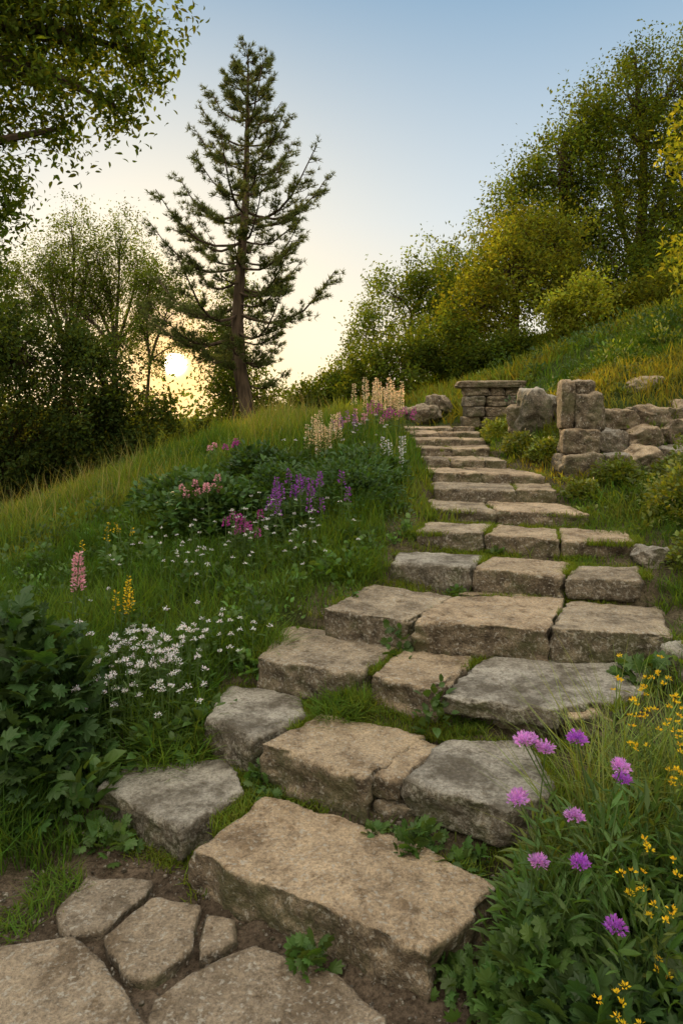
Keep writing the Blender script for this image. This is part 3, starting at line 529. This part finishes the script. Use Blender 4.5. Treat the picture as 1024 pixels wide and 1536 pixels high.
tree('maple_tree',[(-4.9,5.6,H(-4.9,5.6)-.1),(-4.8,5.6,2.5),(-4.5,5.7,4.4),(-4.1,5.8,5.6),(-3.4,5.9,6.4)],.24,
 [((-2.9,5.9,5.2),(.75,.7,.5)),((-2.15,6.,5.3),(.6,.6,.4)),((-1.76,6.1,4.85),(.30,.4,.35)),((-2.75,5.9,4.55),(.5,.5,.35)),((-1.98,6.,4.35),(.26,.3,.32)),((-2.4,6,4.9),(.5,.4,.35)),((-3.2,6,4.2),(.35,.5,.45)),((-3.05,6.1,3.6),(.24,.4,.4)),((-3.0,6,6.),(1.2,1,.6)),((-4.6,5.5,6.3),(1.3,1.3,1.)),((-5.6,5,5.4),(1.,1.2,1.)),((-3.2,6.1,3.0),(.22,.4,.4)),((-2.5,6,4.15),(.3,.3,.2))],1020,44,.070,GT*1.1,(.10,.10,.12),.45,L_LEAFB,shell=.1)
def pine():
    tr=np.array([(-1.62,13,1.1),(-1.78,13,1.7),(-1.92,13,2.4),(-1.98,13,3.4),(-1.92,13,4.4),(-1.82,13,5.7),(-1.79,13,7.2),(-1.77,13,8.5)])
    rr=np.array([.17,.145,.13,.115,.095,.07,.04,.012]); pr=[tubes(tr[None],rr[None],10)]
    zk=[2.3,3.0,4.,5.,6.,7.,7.8,8.45];rk=[1.1,1.7,2.0,1.8,1.5,1.05,.6,.12]
    nb=80; Tu=[];Td=[];sb=[];sr=[]
    for i in range(nb):
        z=2.4+(8.4-2.4)*((i+rng.uniform(-.3,.3))/nb); z=round(z/.45)*.45+rng.normal(0,.08) if z<7.4 else z
        L=np.interp(z,zk,rk)*rng.uniform(.4,1.12); a=i*2.4+rng.normal(0,.3); b=np.array([np.interp(z,tr[:,2],tr[:,0]),13,z])
        u=np.array([math.cos(a),math.sin(a),0]);t=np.linspace(0,1,7)
        rise=np.interp(z,[2.5,5,8],[.02,.25,.75]); P=b+u*(t*L)[:,None]; P[:,2]+=L*(rise*t-.18*np.sin(t*np.pi)+.22*t**3); P[:,:2]+=rng.normal(0,.012,(7,2))
        pr.append(tubes(P[None],np.linspace(.028,.006,7)[None]*(.5+L/2),5))
        if z<3.0 and rng.random()<.4: continue
        sd=np.cross(u,[0,0,1])
        for j in range(int(6+L*8)):
            s=rng.uniform(.3,1.); p0=np.array([np.interp(s,t,P[:,k]) for k in range(3)]); sg=1 if j%2 else -1
            l=L*.34*(1.15-s)+.12; dd=norm(u*.75+sd*sg*rng.uniform(.4,1.)+np.array([0,0,rng.uniform(.05,.6)])); p1=p0+dd*l*rng.uniform(.6,1.1)
            sb.append([p0,(p0+p1)/2+[0,0,-.02],p1]);sr.append([.008,.006,.003])
            for q in range(int(3+l*14)): w_=rng.uniform(.15,1.05); Tu.append(p0+(p1-p0)*w_+rng.normal(0,.025,3)); Td.append(dd+[0,0,.35])
    pr.append(tubes(np.array(sb),np.array(sr),3))
    Tu=np.array(Tu);Td=np.array(Td);k=13; p=np.repeat(Tu,k,0);d=np.repeat(norm(Td),k,0)+rng.normal(0,.65,(len(p),3))
    pr.append(leaves(p,d,rng.uniform(.06,.10,len(p)),(L_NEED[0]*[1.4,1,1],L_NEED[1]),np.array([.12,.15,.055]),1,.5))
    mesh_obj('pine_tree',pr,[M_bark,M_needle])
pine()
m_=420; X_=rng.uniform(-45,30,m_);Y_=rng.uniform(36,50,m_);C=np.stack([X_,Y_,rng.uniform(-.8,2.2,m_)*(.7+.6*ss(-.4,.4,n2(X_,Y_,.12,2)))],1)
mesh_obj('distant_trees',[gauss_leaves(C,70,(.8,.8,.5),.38,DT*1.3,mi=0)],[M_leaf])
# ---------------------------------------------------------------- sky, sun, camera
vis_az,vis_el=math.radians(-13.7),math.radians(4.0)
az,el=math.radians(-19),math.radians(12)
wd=bpy.data.worlds.new('World'); S.world=wd; wd.use_nodes=True; nt=wd.node_tree; nt.nodes.clear()
def wn(ty,ins={},**kw):
    nd=nt.nodes.new(ty)
    for k,v in kw.items(): setattr(nd,k,v)
    for k,v in ins.items():
        if isinstance(v,bpy.types.NodeSocket): nt.links.new(v,nd.inputs[k])
        else: nd.inputs[k].default_value=v
    return nd
def wmix(f,a,b):
    m=nt.nodes.new('ShaderNodeMix'); m.data_type='RGBA'
    for k,v in ((0,f),(6,a),(7,b)):
        if isinstance(v,bpy.types.NodeSocket): nt.links.new(v,m.inputs[k])
        else: m.inputs[k].default_value=v
    return m.outputs[2]
sky=wn('ShaderNodeTexSky',sky_type='NISHITA',sun_disc=False,sun_elevation=el,sun_rotation=az)
bg=wn('ShaderNodeBackground',{0:sky.outputs[0],1:.008})
tc=wn('ShaderNodeTexCoord').outputs['Generated']; sx=wn('ShaderNodeSeparateXYZ',{0:tc})
def wramp(stops):
    zr=wn('ShaderNodeValToRGB',{0:sx.outputs[2]}); e=zr.color_ramp.elements
    while len(e)<len(stops): e.new(.5)
    for a,(p,c) in zip(e,stops): a.position=p; a.color=(*c,1)
    return zr.outputs[0]
front=wramp([(0,(.95,.78,.52)),(.10,(.90,.84,.70)),(.27,(.60,.68,.73)),(.54,(.22,.37,.53)),(.72,(.7,.76,.82)),(1.,(2.2,2.0,1.7))])
back_fill=wramp([(0,(.55,.47,.36)),(.3,(1.0,.89,.72)),(.6,(2.0,1.8,1.45)),(1.,(2.2,2.0,1.7))])  # sky behind camera and overhead brightened as added fill light
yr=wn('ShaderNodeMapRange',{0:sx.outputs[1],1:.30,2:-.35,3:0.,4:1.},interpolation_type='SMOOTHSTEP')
vm=wn('ShaderNodeVectorMath',{0:tc},operation='DOT_PRODUCT')
vm.inputs[1].default_value=(math.sin(vis_az)*math.cos(vis_el),math.cos(vis_az)*math.cos(vis_el),math.sin(vis_el))
mx=wn('ShaderNodeMath',{0:vm.outputs['Value'],1:0.},operation='MAXIMUM').outputs[0]
pw=lambda e,s: wn('ShaderNodeMath',{0:wn('ShaderNodeMath',{0:mx,1:float(e)},operation='POWER').outputs[0],1:float(s)},operation='MULTIPLY').outputs[0]
base=wmix(yr.outputs[0],front,back_fill)
base=wmix(pw(18,.7),base,(1.05,.84,.52,1))
base=wmix(pw(260,.9),base,(1.25,.66,.20,1))
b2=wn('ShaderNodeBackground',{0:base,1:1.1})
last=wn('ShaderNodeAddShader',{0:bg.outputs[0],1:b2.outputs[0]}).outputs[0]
for e_,s_,cc in [(4000,.6,(1,.75,.35,1)),(32000,90,(1,.85,.55,1))]:
    b=wn('ShaderNodeBackground',{0:cc,1:pw(e_,s_)}); last=wn('ShaderNodeAddShader',{0:last,1:b.outputs[0]}).outputs[0]
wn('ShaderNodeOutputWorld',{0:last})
from mathutils import Vector
su=bpy.data.lights.new('sun','SUN'); su.energy=5.; su.angle=math.radians(.6); su.color=(1,.68,.34); so=link(bpy.data.objects.new('sun',su))
sd=Vector((math.sin(az)*math.cos(el),math.cos(az)*math.cos(el),math.sin(el))); so.rotation_euler=sd.to_track_quat('Z','Y').to_euler(); so.location=(0,0,20)
cam=bpy.data.cameras.new('camera'); cam.sensor_fit='VERTICAL'; cam.sensor_height=36; cam.lens=24; cam.shift_y=-148/1536; cam.clip_end=2000; cam.clip_start=.05
co=link(bpy.data.objects.new('camera',cam)); co.location=(0,0,1.65); co.rotation_euler=(math.radians(90),0,0); S.camera=co
S.view_settings.view_transform='Standard'; S.view_settings.look='None'; S.view_settings.exposure=0
